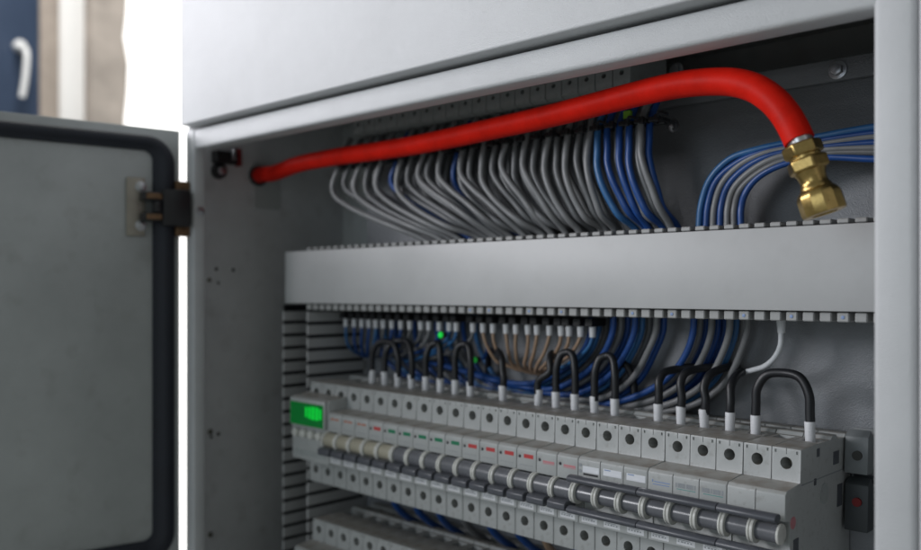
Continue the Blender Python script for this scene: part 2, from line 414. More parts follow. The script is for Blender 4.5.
def make_body(name, n, root, flat=False, nose_top=0.0245, nose_bot=-0.0207):
    """n poles wide, local x runs from -n*P (left) to 0 (right)"""
    b = NB(); prism(b, mcb_profile(nose_top, nose_bot, flat), -n*P+0.00022, -0.00022, 0.00055)
    o = obj(name, b, M['mcb'], root)
    cb = NB()
    for k in range(n):
        cx = -(k+0.5)*P
        cyl(cb, (cx, YT-0.003, 0.0365), (0, 1, 0), 0.0036, 0.0175, 24)
        cyl(cb, (cx, YT-0.003, -0.0352), (0, 1, 0), 0.0036, 0.0175, 24)
        box(cb, cx-0.0052, cx+0.0052, 0.5405, 0.5520, 0.034, 0.052)
        box(cb, cx-0.0040, cx+0.0040, 0.5665, 0.5765, 0.036, 0.052)
        box(cb, cx-0.0050, cx+0.0050, 0.531, 0.543, -0.052, -0.036)
        if k: 
            xg = -k*P
            box(cb, xg-0.00028, xg+0.00028, 0.50, 0.5935, 0.0256, 0.056); box(cb, xg-0.00028, xg+0.00028, 0.50, 0.5935, -0.056, -0.0216)
            box(cb, xg-0.00028, xg+0.00028, YN-0.002, YN+0.0014, 0.0076, 0.0236)
        # screwdriver notches beside the hole and the top slot lines
        box(cb, cx+0.0058, cx+0.0070, YT-0.002, YT+0.0009, 0.0422, 0.0440)
        box(cb, cx-0.0070, cx-0.0058, YT-0.002, YT+0.0009, 0.0422, 0.0440)
        box(cb, cx-0.00022, cx+0.00022, YT-0.002, YT+0.0007, 0.0418, 0.0462)
    carve(o, cb)
    o.data.shade_smooth(); o.data.set_sharp_from_angle(angle=math.radians(32))
    for k in range(n):
        cx = -(k+0.5)*P
        for z in (0.0365, -0.0352):
            s = NB(); cyl(s, (cx, YT+0.0118, z), (0, 1, 0), 0.0034, 0.002, 18)
            so = obj('terminal_screw', s, M['brassscrew'], o)
    return o
def seg_bar(bm, cx, w, z, y, dot=None):
    box(bm, cx-w/2, cx+w/2, y-0.00012, y+0.0004, z-0.0009, z+0.0009)
def prints(root, cx, kind):
    """printed marks on the nose label of one pole"""
    y = YN-0.00002
    def pr(m, rects, name='print'):
        b = NB()
        for (a0, a1, z0, z1) in rects: box(b, cx+a0, cx+a1, y-0.00010, y+0.0004, z0, z1)
        obj(name, b, M[m], root)
    if kind in ('red', 'green', 'pink', 'orange'):
        if kind == 'pink': pr('pink', [(-.0030, .0068, .0158, .0172), (-.0030, .0068, .0150, .0154)])
        elif kind == 'orange': pr('orange', [(-.005, -.001, .0182, .0198), (.0, .0055, .0182, .0196)])
        else: pr(kind, [(-.0022, .0062, .0165, .0193)])
        if kind != 'orange':
            b = NB(); cyl(b, (cx-0.0058, y+0.0003, 0.0172), (0, -1, 0), 0.0011, 0.00045, 14); obj('indicator', b, M['ink'], root)
        rc = [(-.0055+i*0.0017, -.0055+i*0.0017+random.uniform(.0006, .0013), .0112, .0117) for i in range(7)]
        if kind != 'pink': pr('greyp', rc)
    elif kind == 'sticker':
        b = NB(); box(b, cx-0.0065, cx+0.0075, y-0.00016, y+0.0004, 0.0145, 0.0190, 0.0001, 1); obj('sticker', b, M['sticker'], root)
        b = NB(); box(b, cx-0.0055, cx-0.0008, y-0.00026, y+0.0004, 0.0180, 0.0186); obj('print', b, M['bluep'], root)
    elif kind == 'sticker_dots':
        b = NB(); box(b, cx-0.0050, cx+0.0080, y-0.00016, y+0.0004, 0.0143, 0.0185, 0.0001, 1); obj('sticker', b, M['sticker'], root)
        b = NB(); cyl(b, (cx-0.0068, y+0.0003, 0.0188), (0, -1, 0), 0.0012, 0.00045, 14); cyl(b, (cx-0.0068, y+0.0003, 0.0148), (0, -1, 0), 0.0012, 0.00045, 14)
        obj('indicator', b, M['greyp'], root)
        pr('ink', [(-.0045, .0072, .0125, .0137)])
    elif kind == 'bluetext':
        pr('bluep', [(-.0055, -.0048, .0165, .0182), (-.0040, .0070, .0166, .0172), (-.0050, .0066, .0150, .0155)])
    elif kind == 'barcode':
        pr('greyp', [(-.0068+i*.0014, -.0068+i*.0014+random.choice((.0007, .0010, .0012)), .0158, .0186) for i in range(10)])
        pr('teal', [(-.0068, -.0046, .0070+.0012, .0098), (-.0020, -.0004, .0078, .0094), (.0026, .0046, .0078, .0092), (-.0060, .0066, .0147, .0151)])
    # lower printed window of every pole
    yl = YN+0.0012
    b = NB(); box(b, cx-0.0062, cx+0.0062, yl-0.0001, yl+0.0003, -0.0193, -0.0150); obj('data_plate', b, M['white'], root)
    b = NB()
    for i in range(5): box(b, cx-0.0052+i*.0021, cx-0.0052+i*.0021+random.uniform(.0008, .0016), yl-0.00022, yl+0.0003, -0.0178, -0.0170)
    box(b, cx-0.005, cx+0.003, yl-0.00022, yl+0.0003, -0.0165, -0.0161)
    obj('print', b, M['greyp'], root)
ZL = 0.0004                                  # lever axis height
def toggle(root, cx, cream=False, tied=False, last=False):
    y0 = YN-0.0005
    b = NB(); cyl(b, (cx-0.0071, y0, ZL), (1, 0, 0), 0.0054 if tied else 0.0064, 0.0142, 28)
    obj('toggle', b, M['cream' if cream else 'barrel'], root, 35)
    if not tied:
        b = NB()
        prism(b, [(y0+0.001, ZL-0.0045), (y0-0.0105, ZL-0.0050), (y0-0.0125, ZL-0.0068), (y0-0.0125, ZL-0.0105), (y0-0.0105, ZL-0.0118), (y0+0.001, ZL-0.0095)], cx-0.0074, cx+0.0074, 0.0007)
        obj('lever', b, M['lever'], root, 35)
    b = NB(); cyl(b, (cx-0.0087, y0-0.0004, ZL), (1, 0, 0), 0.0077, 0.0019, 30, bev=0.0003)
    if not last: cyl(b, (cx+0.0072, y0-0.0004, ZL), (1, 0, 0), 0.0077, 0.0014, 30, bev=0.0003)
    else: cyl(b, (cx+0.0060, y0-0.0004, ZL), (1, 0, 0), 0.0060, 0.0015, 30, bev=0.0003)
    obj('cam', b, M['cam'], root, 35)
def tie_bars(root, n):
    x0, x1 = -n*P+0.0001, -0.0003
    y0 = YN-0.0005
    b = NB()
    for zc in (0.0112, -0.0094):
        pr = [(y0-0.0090+0.0042*math.cos(a), zc+0.0026*math.sin(a)) for a in [2*PI*k/14 for k in range(14)]]
        prism(b, pr, x0, x1, 0.0004)
    obj('tie_bar', b, M['lever'], root, 35)

GR = 'circuit breakers in the main row'
def breaker(name, label, k_right, kinds, cream=False):
    n = len(kinds)
    root = thing(name, label, 'circuit breaker', (XE-k_right*P, 0, ZC+k_right*P*TILT), GR); root.rotation_euler.y = TILT
    key = n
    if key in BODY: copy_tree(BODY[key], root)
    else: BODY[key] = make_body('body', n, root)
    for i, kd in enumerate(kinds):
        cx = -(n-1-i+0.5)*P
        if kd: prints(root, cx, kd)
        else: prints(root, cx, 'blank')
        toggle(root, cx, cream, n > 1, k_right == 0 and i == n-1)
    if n > 1: tie_bars(root, n)
    return root
BODY = {}
b1 = breaker('tied_breaker', 'two-pole breaker with blank labels at the right end of the row', 0, [None, None])
# marks on its exposed right flank
bm = NB(); cyl(bm, (-0.00025, 0.4985, 0.0050), (1, 0, 0), 0.0036, 0.0003, 24); obj('approval_mark', bm, M['pink'], b1)
bm = NB(); cyl(bm, (-0.00025, 0.5450, 0.0140), (1, 0, 0), 0.0065, 0.0003, 28); obj('moulded_disc', bm, M['mcb_grey'], b1)
for (y, z, w, h) in ((0.563, 0.0335, .009, .008), (0.570, 0.009, .008, .014), (0.503, -0.010, .007, .010), (0.534, 0.0405, .004, .005), (0.530, 0.0235, .003, .004)):
    bm = NB(); box(bm, -0.0004, 0.00010, y-w/2, y+w/2, z-h/2, z+h/2)
    obj('recess_shade', bm, M['lever'], b1)  # dark flat patch, the shade of a recess put in as colour
bm = NB(); box(bm, -0.0003, 0.00008, 0.5095, 0.588, 0.0243, 0.0248); obj('seam', bm, M['greyp'], b1)
breaker('tied_breaker', 'three-pole breaker with teal printed labels left of the blank-labelled one', 2, ['bluetext', 'barcode', 'barcode'])
breaker('tied_breaker', 'three-pole breaker with shiny white stickers, leftmost of those with long tie bars', 5, ['sticker_dots', 'sticker', 'sticker'])
singles = [('pink', 'single breaker with faint pink mark right next to the tied breakers'),
           ('pink', 'single breaker with faint pink mark, left one of the two pink-marked'),
           ('red', 'rightmost of the four neighbouring single breakers with bold red marks'),
           ('red', 'second from the right of the four neighbouring red-marked breakers'),
           ('red', 'third from the right of the four neighbouring red-marked breakers'),
           ('red', 'leftmost red-marked breaker of the four, right beside a green-marked one'),
           ('green', 'rightmost of the five breakers with green label marks'),
           ('green', 'second from the right of the five green-marked breakers'),
           ('green', 'middle breaker of the five with green label marks'),
           ('green', 'second from the left of the five green-marked breakers'),
           ('green', 'leftmost of the five green-marked breakers, with cream lever barrel'),
           ('red', 'lone red-marked breaker with cream lever between green and orange marks'),
           ('orange', 'rightmost of three cream-levered breakers with orange-red print'),
           ('orange', 'middle one of three cream-levered breakers with orange-red print'),
           ('orange', 'breaker with orange-red print touching the meter with the green screen')]
for i, (kd, lab) in enumerate(singles):
    breaker('circuit_breaker', lab, 8+i, [kd], cream=i >= 10)
# meter at the left end
mt = thing('energy_meter', 'grey meter with glowing green display at the left end of the breaker row', 'meter', (XE-23*P, 0, ZC+23*P*TILT)); mt.rotation_euler.y = TILT
make_body('body', 3, mt, flat=True, nose_top=0.0345, nose_bot=-0.0225)
w = 3*P
bm = NB(); box(bm, -w+0.001, -0.0015, YN-0.0032, YN+0.0004, 0.0085, 0.0338, 0.0012, 2); obj('bezel', bm, M['mcb'], mt, 40)
bm = NB(); box(bm, -w+0.0022, -0.0030, YN-0.0036, YN-0.0024, 0.0095, 0.0300, 0.0004, 1); sc = obj('screen', bm, M['screen'], mt)
for x0, x1, z0, z1 in ((-.0285, -.0255, .0175, .0265), (-.0238, -.0205, .0165, .0270), (-.0192, -.0152, .0160, .0275), (-.0138, -.0098, .0160, .0275), (-.0085, -.0055, .0170, .0265)):
    bm = NB(); box(bm, x0, x1, YN-0.0038, YN-0.0030, z0, z1, 0.0002, 1); obj('lit_digit', bm, M['screen_on'], sc)
for i in range(4):
    bm = NB(); cyl(bm, (-w+0.0095+i*0.0112, YN+0.0004, 0.0020), (0, -1, 0), 0.0042, 0.0050, 24, r2=0.0034, bev=0.0006); obj('button', bm, M['cam'], mt, 35)
bm = NB(); box(bm, -w+0.004, -0.004, YN+0.0010, YN+0.0015, -0.0185, -0.0075); obj('name_plate', bm, M['mcb_grey'], mt)

# lower row, only its left part shows
G2 = 'breakers of the lower row'
for i in range(14):
    lab = ('leftmost breaker of the lower row, beside the upright slotted duct' if i == 0 else
           '%s breaker from the upright duct in the lower row' % ORD[i+1])
    r2 = thing('circuit_breaker', lab, 'circuit breaker', (-0.666+P*(i+1)+0.0035, 0, ZC-0.1270+(0.46-P*(i+1))*TILT), G2); r2.rotation_euler.y = TILT
    copy_tree(BODY[1] if 1 in BODY else BODY[2], r2)
    prints(r2, -P/2, 'red'); toggle(r2, -P/2)

# end clamps to the right of the row, on the rails
def endclamp(label, z, zh, red=False):
    r = thing('end_clamp', label, 'end clamp', (-0.1975, 0.5855, z))
    bm = NB(); prism(bm, [(-0.004, zh), (-0.010, zh-0.004), (-0.012, -zh), (0.012, -zh), (0.012, zh-0.002), (0.005, zh), (0.004, zh-0.005), (-0.002, zh-0.005)], -0.0068, 0.0075, 0.0007)
    obj('body', bm, M['clamp' if red else 'clamp_pale'], r, 35)
    if red:
        bm = NB(); cyl(bm, (0.0012, -0.0112, 0.002), (0, -1, 0), 0.0028, 0.0016, 20); obj('red_button', bm, M['dark_red'], r, 35)
    else:
        bm = NB(); cyl(bm, (0.0012, -0.0108, -0.002), (0, -1, 0), 0.003, 0.0016, 20); obj('screw', bm, M['hole'], r, 35)
    return r
endclamp('plain grey end clamp behind the right end of the breaker row', -0.1010, 0.0135)
endclamp('grey end clamp with red button behind the right end breaker', -0.1340, 0.0165, True)

# ------------------------------------------------------------------ upper terminals
GT = 'terminal blocks under the ceiling'
TP = 0.0150
tb0 = None
for i in range(20):
    lab = ('rightmost dark terminal block under the top edge' if i == 0 else '%s terminal block from the right under the top edge' % ORD[i+1])
    if tb0 is None:
        r = thing('terminal_block', lab, 'terminal block', (-0.336, 0.555, 0.165), GT)
        b = NB(); prism(b, [(-0.020, 0.019), (-0.020, -0.0195), (-0.016, -0.0215), (0.010, -0.0215), (0.030, -0.0150), (0.030, 0.019)], -TP+0.0003, -0.0003, 0.0006)
        o = obj('body', b, M['mcb_grey'], r)
        cb = NB(); cyl(cb, (-TP*0.5, -0.024, -0.0105), (0, 1, 0), 0.0019, 0.012, 18); box(cb, -TP*.5-0.0035, -TP*.5+0.0035, -0.012, -0.002, -0.026, -0.012)
        carve(o, cb)
        tb0 = r
    else:
        r = copy_tree(tb0); r.location.x -= TP*i; r['label'] = lab

# lacing bar that carries the cable ties
lb = thing('lacing_bar', 'thin black bar with cable ties holding the upper wires', 'cable bar', (-0.49, 0.535, 0.1166))
bm = NB(); box(bm, xat(338, .538), xat(664, .538), 0.5385, 0.5425, 0.1146, 0.1190, 0.0008); part_at(lb, 'bar', bm, M['blackp'], 40)

# ------------------------------------------------------------------ upper wires
GU = 'wires hanging from the upper terminals into the duct'
N1 = 38
blue_at = {3: 'wblue', 9: 'wblue'}
cnt = {'grey': 0, 'blue': 0}
plan = []
for i in range(N1):
    t = i/(N1-1)
    us = 341+(600-341)*t
    xs = xat(us, 0.532)
    sh = 0.100*(1-t)**1.4+0.014
    plan.append((xs, sh, t, 'wblue' if i in (7, 16) else ('wgrey' if i % 3 else 'wgrey2'), 0.5300 + (i % 3)*0.004 + (0.006 if i in (7, 16) else 0)))
tail = ['wblue2', 'wgrey2', 'wblue', 'wgrey', 'wblue', 'wgrey2', 'wblue', 'wgrey', 'wgrey2', 'wblue']
for j, c in enumerate(tail):
    us = 603+j*5.2
    plan.append((xat(us, 0.533), 0.021-0.0012*j, 1.0, c, 0.5310+(j % 2)*0.0045))
# a second layer behind
plan2 = []
for i in range(20):
    t = (i+.5)/20
    us = 352+(585-352)*t
    plan2.append((xat(us, 0.551), 0.10*(1-t)**1.4+0.014, t, 'wgrey', 0.552+(i % 2)*0.005))
def hang(xs, sh, t, c, y, lab):
    xs += random.uniform(-.0014, .0014); sh += random.uniform(-.004, .004); jx = random.uniform(-.0016, .0016); jz = random.uniform(-.006, .006)
    zt = 0.1445
    bow = 0.006*(1-t)+0.0015
    ye = y+0.012+random.uniform(0, .010)
    pts = [(xs+0.002, y+0.014, zt), (xs, y+0.004, 0.128), (xs-0.001+jx, y, 0.1166),
           (xs-bow*0.8, y-0.002, 0.101+jz*.4), (xs-bow*0.8+sh*0.03, y-0.003, 0.091+jz*.8), (xs-bow*.2+sh*0.18, y-0.003, 0.0785+jz),
           (xs+sh*0.43, y-0.001, 0.0665+jz), (xs+sh*0.70, y+0.002, 0.0552+jz*.6), (xs+sh*0.90, ye-0.003, 0.0450), (xs+sh*1.0, ye, 0.036), (xs+sh*1.01, ye, 0.020), (xs+sh*1.02, ye, 0.004)]
    b = NB(); tube(b, pts, 0.00245, 10, 6)
    o = obj('wire', b, M[c], None, 60)
    tag(o, lab, 'wire', GU)
    return o
def cname(c): return {'wblue': 'blue', 'wblue2': 'light blue', 'wgrey': 'grey', 'wgrey2': 'pale grey', 'wtan': 'tan', 'wwhite': 'white'}[c]
counts = {}
for k, (xs, sh, t, c, y) in enumerate(plan):
    cn = cname(c); counts[cn] = counts.get(cn, 0)+1
    n = counts[cn]
    lab = 'front %s wire below the red hose, %s of its colour from the left' % (cn, ORD[n])
    hang(xs, sh, t, c, y, lab)
for k, (xs, sh, t, c, y) in enumerate(plan2):
    o = hang(xs, sh, t, c, y, 'grey wire in the rear layer under the hose, %s from the left' % ORD[k+1])
    o['group'] = 'rear layer of hanging wires'
# cable ties round the wires (each a small black loop)
bm = NB()
GTIE = 'black cable ties on the lacing bar'
for k in range(22):
    x = xat(345+(658-345)*k/21, 0.532)
    b = NB(); box(b, x-0.0048, x+0.0048, 0.5268+random.uniform(-.0008, .0004), 0.5283, 0.1146+random.uniform(-.0006, .0006), 0.1182, 0.0006, 1)
    box(b, x-0.0048, x-0.0034, 0.528, 0.5405, 0.1150, 0.1178, 0.0004, 1); box(b, x+0.0034, x+0.0048, 0.528, 0.5405, 0.1150, 0.1178, 0.0004, 1)
    box(b, x+0.0010, x+0.0046, 0.5240, 0.5272, 0.1140, 0.1190, 0.0006, 1)
    if k in (17, 19, 21): tube(b, [(x+0.003, 0.526, 0.1170), (x+0.008, 0.521, 0.119), (x+0.015, 0.519, 0.1165)], 0.0010, 6, 4)
    o = obj('cable_tie', b, M['blackp']); tag(o, 'black cable tie on the wires under the hose, %s from the left' % ORD[k+1], 'cable tie', GTIE)
# green-yellow marker clip near the bar end
b = NB(); q = at(628, 115, 0.53); box(b, q.x-0.003, q.x+0.003, q.y-0.002, q.y+0.002, q.z-0.003, q.z+0.003, 0.0008)
tag(obj('marker_clip', b, mat('marker_lime', (0.25, 0.55, 0.05), 0.4)), 'small lime green clip above the blue wires', 'clip')
# clear connector at the end of the strip
b = NB(); q = at(640, 106, 0.545); box(b, q.x-0.008, q.x+0.011, q.y-0.003, q.y+0.006, q.z-0.004, q.z+0.004, 0.001)
cc = obj('connector', b, M['duct_side'], None, 40); tag(cc, 'pale grey connector under the hose at the end of the terminal strip', 'connector')
# ------------------------------------------------------------------ bundle coming from the right
GB = 'wires curving from the right side into the duct'
cols = ['wblue2', 'wgrey2', 'wblue', 'wblue', 'wgrey2', 'wgrey', 'wblue', 'wblue', 'wgrey2', 'wblue', 'wgrey', 'wblue2', 'wblue']
outer = [(921, 122), (870, 127), (806, 138), (756, 148), (730, 160), (710, 179), (701, 205), (699, 225), (698, 246)]
inner = [(921, 160), (870, 158), (822, 158), (783, 165), (757, 179), (745, 194), (741, 210), (741, 225), (741, 246)]
cn2 = {}
for i, c in enumerate(cols):
    y = 0.553+(i % 2)*0.0046; f = i/(len(cols)-1)
    pts = []
    for j, (o_, n_) in enumerate(zip(outer, inner)):
        w = random.uniform(-1.6, 1.6) if 0 < j < 5 else 0
        pts.append(at(o_[0]+(n_[0]-o_[0])*f, o_[1]+(n_[1]-o_[1])*f+w, y+(0.003 if j < 3 else 0)-(0.002 if j > 5 else 0)))
    # keep the wire inside the cabinet
    pts = [p for p in pts if p.x < -0.112]; pts.insert(0, Vector((-0.1085, pts[0].y+0.001, pts[0].z+0.001)))
    b = NB(); tube(b, pts, 0.0022, 10, 8)
    nm = cname(c); cn2[nm] = cn2.get(nm, 0)+1
    tag(obj('wire', b, M[c], None, 60), '%s wire arching behind the brass fitting, %s of its colour from outside' % (nm, ORD[cn2[nm]]), 'wire', GB)

# ------------------------------------------------------------------ ferruled wires below the duct
GF = 'ferruled wires below the duct'
ts = thing('terminal_strip', 'narrow black terminal strip hidden right under the grey duct', 'terminal strip', (-0.52, 0.56, -0.02))
bm = NB(); box(bm, xat(345, .56), xat(612, .56), 0.554, 0.566, -0.0202, -0.0125, 0.0008); part_at(ts, 'rail', bm, M['blackp'], 40)
fer = []
lu = [346, 354.5, 362, 369, 376, 383.5, 392, 401, 410, 421, 429, 439.5, 449.5, 456.5, 473]
ru = [483, 493, 506, 516, 528, 537, 549.5, 561, 569, 580.5, 592.5]
bm = NB()
for u in lu+ru:
    x = xat(u, 0.556); box(bm, x-0.0034, x+0.0034, 0.5505, 0.5695, -0.0268, -0.0207, 0.0005, 1)
part_at(ts, 'socket_row', bm, M['blackp'], 40)
cntf = 0
for k, u in enumerate(lu+ru):
    left = k < len(lu)
    c = random.choice(['wgrey', 'wblue', 'wblue2', 'wgrey2', 'wblue2']) if left else 'wtan'
    if k == len(lu)+len(ru)-1: c = 'wblue2'
    x = xat(u, 0.556); y = 0.556
    lab = ('%s wire with white ferrule below the duct, %s ferrule from the left' % (cname(c), ORD[k+1]))
    r = thing('ferruled_wire', lab, 'wire', (x, y, -0.0268), GF)
    b = NB(); jj = random.uniform(-.001, .001)
    cyl(b, (0, 0, 0.0003), (0.02+jj*10, 0, -1), 0.0027, 0.0085, 14, r2=0.0024, bev=0.0003); obj('ferrule', b, M['white'], r, 35)
    if left:
        tgt = xat(388+ (k-7)*4.2, 0.575)-x
        zend = -0.055
        pts = [(0, 0, -0.008), (tgt*0.03, 0, -0.014), (tgt*0.22, 0.002, -0.023), (tgt*0.6, 0.008, -0.031+jj*2), (tgt, 0.016, -0.036+jj*3), (tgt*1.3+0.012, 0.022, -0.036)]
    else:
        tgt = xat(533+(k-len(lu)-5)*4.0, 0.575)-x
        pts = [(0, 0, -0.008), (tgt*0.05+jj, 0, -0.014), (tgt*0.25+jj, 0.002, -0.023), (tgt*0.65, 0.007, -0.033), (tgt*1.0+0.004, 0.013, -0.0385+jj*2), (tgt*1.1+0.014, 0.021, -0.041+jj*3)]
    b = NB(); tube(b, pts, 0.00145, 8, 6); obj('conductor', b, M[c], r, 60)
# ------------------------------------------------------------------ big loops of blue and grey below the duct
GL = 'wire loops below the duct'
cn3 = {}
def loop(u0, v0, pts_px, y, c, where, rad=0.0024):
    pts = [at(u0, 300, y), at(u0, v0, y)]+[at(u, v, y+dy) for (u, v, dy) in pts_px]
    b = NB(); tube(b, pts, rad, 10, 8)
    key = (cname(c), where); cn3[key] = cn3.get(key, 0)+1
    tag(obj('wire', b, M[c], None, 60), '%s wire in the %s loops below the duct, %s of its colour from left' % (key[0], where.split()[0], ORD[cn3[key]]), 'wire', GL)
A = ['wblue', 'wblue2', 'wgrey', 'wblue', 'wgrey2', 'wblue', 'wblue', 'wblue2', 'wgrey', 'wgrey2', 'wblue']
for i, c in enumerate(A):
    f = i/(len(A)-1); u0 = 592+f*72
    y = 0.563+(i % 3)*0.007
    d = 18*f
    loop(u0, 318, [(u0-1, 332, .001), (u0-8, 350, .002), (u0-26, 371-4*(1-f)+d*.6, .004), (u0-58, 383+d, .006), (u0-95, 381+d*1.0, .008), (u0-130, 371+d, .010), (u0-170, 360+d, .012)], y, c, 'middle bundle')
B = ['wblue', 'wgrey2', 'wblue', 'wgrey', 'wblue', 'wblue', 'wgrey2', 'wblue2', 'wgrey2', 'wgrey']
for i, c in enumerate(B):
    f = i/(len(B)-1); u0 = 694+f*54
    y = 0.560+(i % 3)*0.007
    loop(u0, 318, [(u0-1, 333, .001), (u0-7, 352, .002), (u0-22, 374+8*f, .003), (u0-50, 393+10*f, .004), (u0-85, 404+8*f, .006), (u0-120, 408+6*f, .010)], y, c, 'right bundle')
# left group of low blue wires behind the black jumpers
for i in range(11):
    u0 = 376+i*10+random.uniform(-3, 3); c = ['wblue', 'wblue2', 'wblue', 'wgrey', 'wblue', 'wgrey2', 'wblue', 'wblue2', 'wgrey', 'wblue', 'wblue2'][i]
    loop(u0, 322, [(u0+2, 340, .004), (u0+10, 360, .006), (u0+28, 375+i, .008), (u0+60, 383+i, .008), (u0+100, 380+i, .009)], 0.574, c, 'left bundle', 0.0022)
# white lead near the right
r = thing('ferruled_wire', 'single white wire with ferrule hanging at the right below the duct', 'wire', at(781, 320, 0.556))
o0 = r.location.copy()
b = NB(); cyl(b, (0, 0, 0.001), (0.03, 0, -1), 0.0030, 0.0095, 14, r2=0.0024, bev=0.0004); box(b, -0.0042, 0.0042, -0.002, 0.002, 0.0000, 0.0030, 0.0008, 1); obj('ferrule', b, M['white'], r, 35)
pp = [at(781, 333, .556), at(780.5, 345, .556), at(775, 357, .558), at(765, 366, .561), at(753, 370, .565), at(742, 373, .570), at(735, 379, .577)]
b = NB(); tube(b, [p-o0 for p in pp], 0.0018, 10, 8); obj('conductor', b, M['wwhite'], r, 60)

# ------------------------------------------------------------------ black jumpers on the breaker tops
GJ = 'black jumper wires on the breakers'
FY = 0.5462
ztop = ZC+0.0452
def pole_x(k): return XE-(k-0.5)*P
def pole_z(k): return ztop+(k-0.5)*P*TILT
def jumper(label, pts, feet):
    r = thing('jumper_wire', label, 'jumper wire', feet[0], GJ)
    b = NB(); tube(b, [Vector(p)-r.location for p in pts], 0.0029, 12, 9); obj('cable', b, M['black'], r, 60)
    for f in feet:
        fo = Vector(f)-r.location
        lean = (random.uniform(-.05, .05), random.uniform(-.03, .03), 1)
        b = NB(); cyl(b, fo+Vector((0, 0, -0.0050)), lean, 0.0029, 0.0165, 18, r2=0.0033, bev=0.0004); obj('ferrule', b, M['white'], r, 35)
    return r
def arch(label, k0, k1, zap, dy=0.0, skew=0.0, bulge=0.0):
    a = Vector((pole_x(k0), FY, pole_z(k0))); c = Vector((pole_x(k1), FY, pole_z(k1)))
    h = zap-a.z
    def L(s, z): return Vector((a.x+(c.x-a.x)*s, FY+dy*math.sin(PI*max(0, min(1, s))), a.z+(c.z-a.z)*s+z))
    pts = [L(0, 0.008), L(-0.01-bulge, h*0.45), L(0.02-bulge*.5+skew*.5, h*0.72), L(0.20+skew, h*0.95), L(0.5, h), L(0.80+skew*.3, h*0.95), L(0.98+bulge*.5, h*0.70), L(1.01+bulge, h*0.42), L(1.0, 0.008)]
    return jumper(label, pts, [a, c])
def riser(label, k, path):
    a = Vector((pole_x(k), FY, pole_z(k)))
    pts = [a+Vector((0, 0, 0.008)), a+Vector((0.0006, 0, 0.018))]+[Vector(p) for p in path]
    return jumper(label, pts, [a])
arch('large black jumper arching over the right end of the breaker row', 3, 1, -0.0515, dy=0.002, bulge=-0.02)
riser('short black jumper touching the white wire', 4, [at(731, 386, .549), at(736, 376, .556), at(742, 372.0, .566)])
riser('black jumper bending right, nearest to the one at the white wire', 5, [at(704, 388, .547), at(709, 376, .551), at(720, 369.5, .560), at(733, 366.5, .572), at(737, 367.5, .591)])
riser('black jumper bending right, middle of three parallel ones', 6, [at(680.5, 384, .547), at(685, 373.5, .551), at(698, 369, .560), at(716, 367.5, .570), at(730, 368, .580), at(735, 368.5, .591)])
riser('black jumper bending right, leftmost of three parallel ones', 7, [at(659, 382, .547), at(664, 373, .552), at(676, 369.5, .560), at(692, 367.5, .568), at(712, 368.5, .580), at(718, 369, .591)])
arch('narrow black arch jumper next to the leaning black stub', 10, 9, -0.0475, dy=0.004)
RY = 0.5715
ra, rb = Vector((pole_x(10), RY, pole_z(10)-.001)), Vector((pole_x(9), RY, pole_z(9)-.001))
jumper('rear black jumper peeping out right behind the narrow arch', [ra+Vector((0, 0, -.004)), ra+Vector((0, 0, .018)), ra.lerp(rb, .18)+Vector((0, 0, .031)), ra.lerp(rb, .5)+Vector((0, 0, .036)), ra.lerp(rb, .85)+Vector((0, 0, .030)), rb+Vector((0.0005, 0, .016)), rb+Vector((0, 0, -.004))], [ra])
arch('black arch jumper with flat top left of the narrow arch', 12, 11, -0.0465, dy=0.003)
riser('upright black jumper seen edge-on in the middle of the row', 13, [at(549.5, 372, .547), at(550, 361, .549), at(551, 355, .555), at(552, 354, .564), at(553, 359, .572), at(554, 380, .576), at(555, 400, .578)])
riser('solitary black jumper leaning left above the red-marked breakers', 15, [at(502.5, 370, .547), at(502, 360, .549), at(499, 352.5, .556), at(494, 350, .565), at(489, 355, .575), at(488, 375, .584)])
arch('black arch jumper under the glowing green lamp', 18, 17, -0.0450, dy=0.003, skew=-.06)
arch('black arch jumper just left of the blue wire with the green lamp', 20, 19, -0.0455, dy=0.004)
arch('wide black jumper, second from the left end of the row', 23, 21, -0.0450, dy=0.006)
arch('wide black jumper at the left end of the row, rising from the meter', 24, 22, -0.0465, dy=0.0025)
# wires with ferrule-less ends hanging below the main row to the lower one
GD = 'wires between the two breaker rows'
for i in range(9):
    k = 22-i*1.6; x = XE-(k-0.5)*P
    c = ['wblue', 'wblue', 'wblue', 'wgrey', 'wblue', 'wblue', 'wtan', 'wblue', 'wblue'][i]
    r = thing('feeder_wire', '%s wire between the breaker rows, %s of them from the left' % (cname(c), ORD[i+1]), 'wire', (x, 0.54, ZC-0.045), GD)
    b = NB(); j = random.uniform(-.004, .004)
    tube(b, [(0, 0, 0.006), (j*.2, 0.002, -0.008), (j, 0.016, -0.022), (j*1.2, 0.034, -0.034), (j*1.2, 0.040, -0.05)], 0.0030, 10, 6); obj('cable', b, M[c], r, 60)
    b = NB(); cyl(b, (0, 0, 0.004), (0, 0.05, -1), 0.0034, 0.010, 14, bev=0.0003); obj('ferrule', b, M['white'], r, 35)
# lit green lamp and faint one
def lamp(label, u, v, y, m, rad):
    q = at(u, v, y); r = thing('indicator_lamp', label, 'indicator lamp', q)
    b = NB(); cyl(b, (0, 0.0055, 0), (0, -1, 0), rad*1.15, 0.004, 20, bev=0.0003); obj('housing', b, M['blackp'], r, 35)
    b = NB(); bmesh.ops.create_uvsphere(b, u_segments=18, v_segments=10, radius=rad); 
    for vv in b.verts: vv.co.z *= 1.25
    obj('lens', b, M[m], r, 60)
    b = NB(); tube(b, [(0, 0.0095, 0), (0, 0.014, 0.004), (0, 0.016, 0.014)], 0.0013, 8, 5); obj('lead', b, M['wblue'], r, 60)
lamp('glowing green indicator lamp among the left wires below the duct', 440.5, 335, 0.546, 'led', 0.0022)
lamp('faint green indicator lamp beside the tan wires', 475, 360, 0.552, 'led_dim', 0.0020)

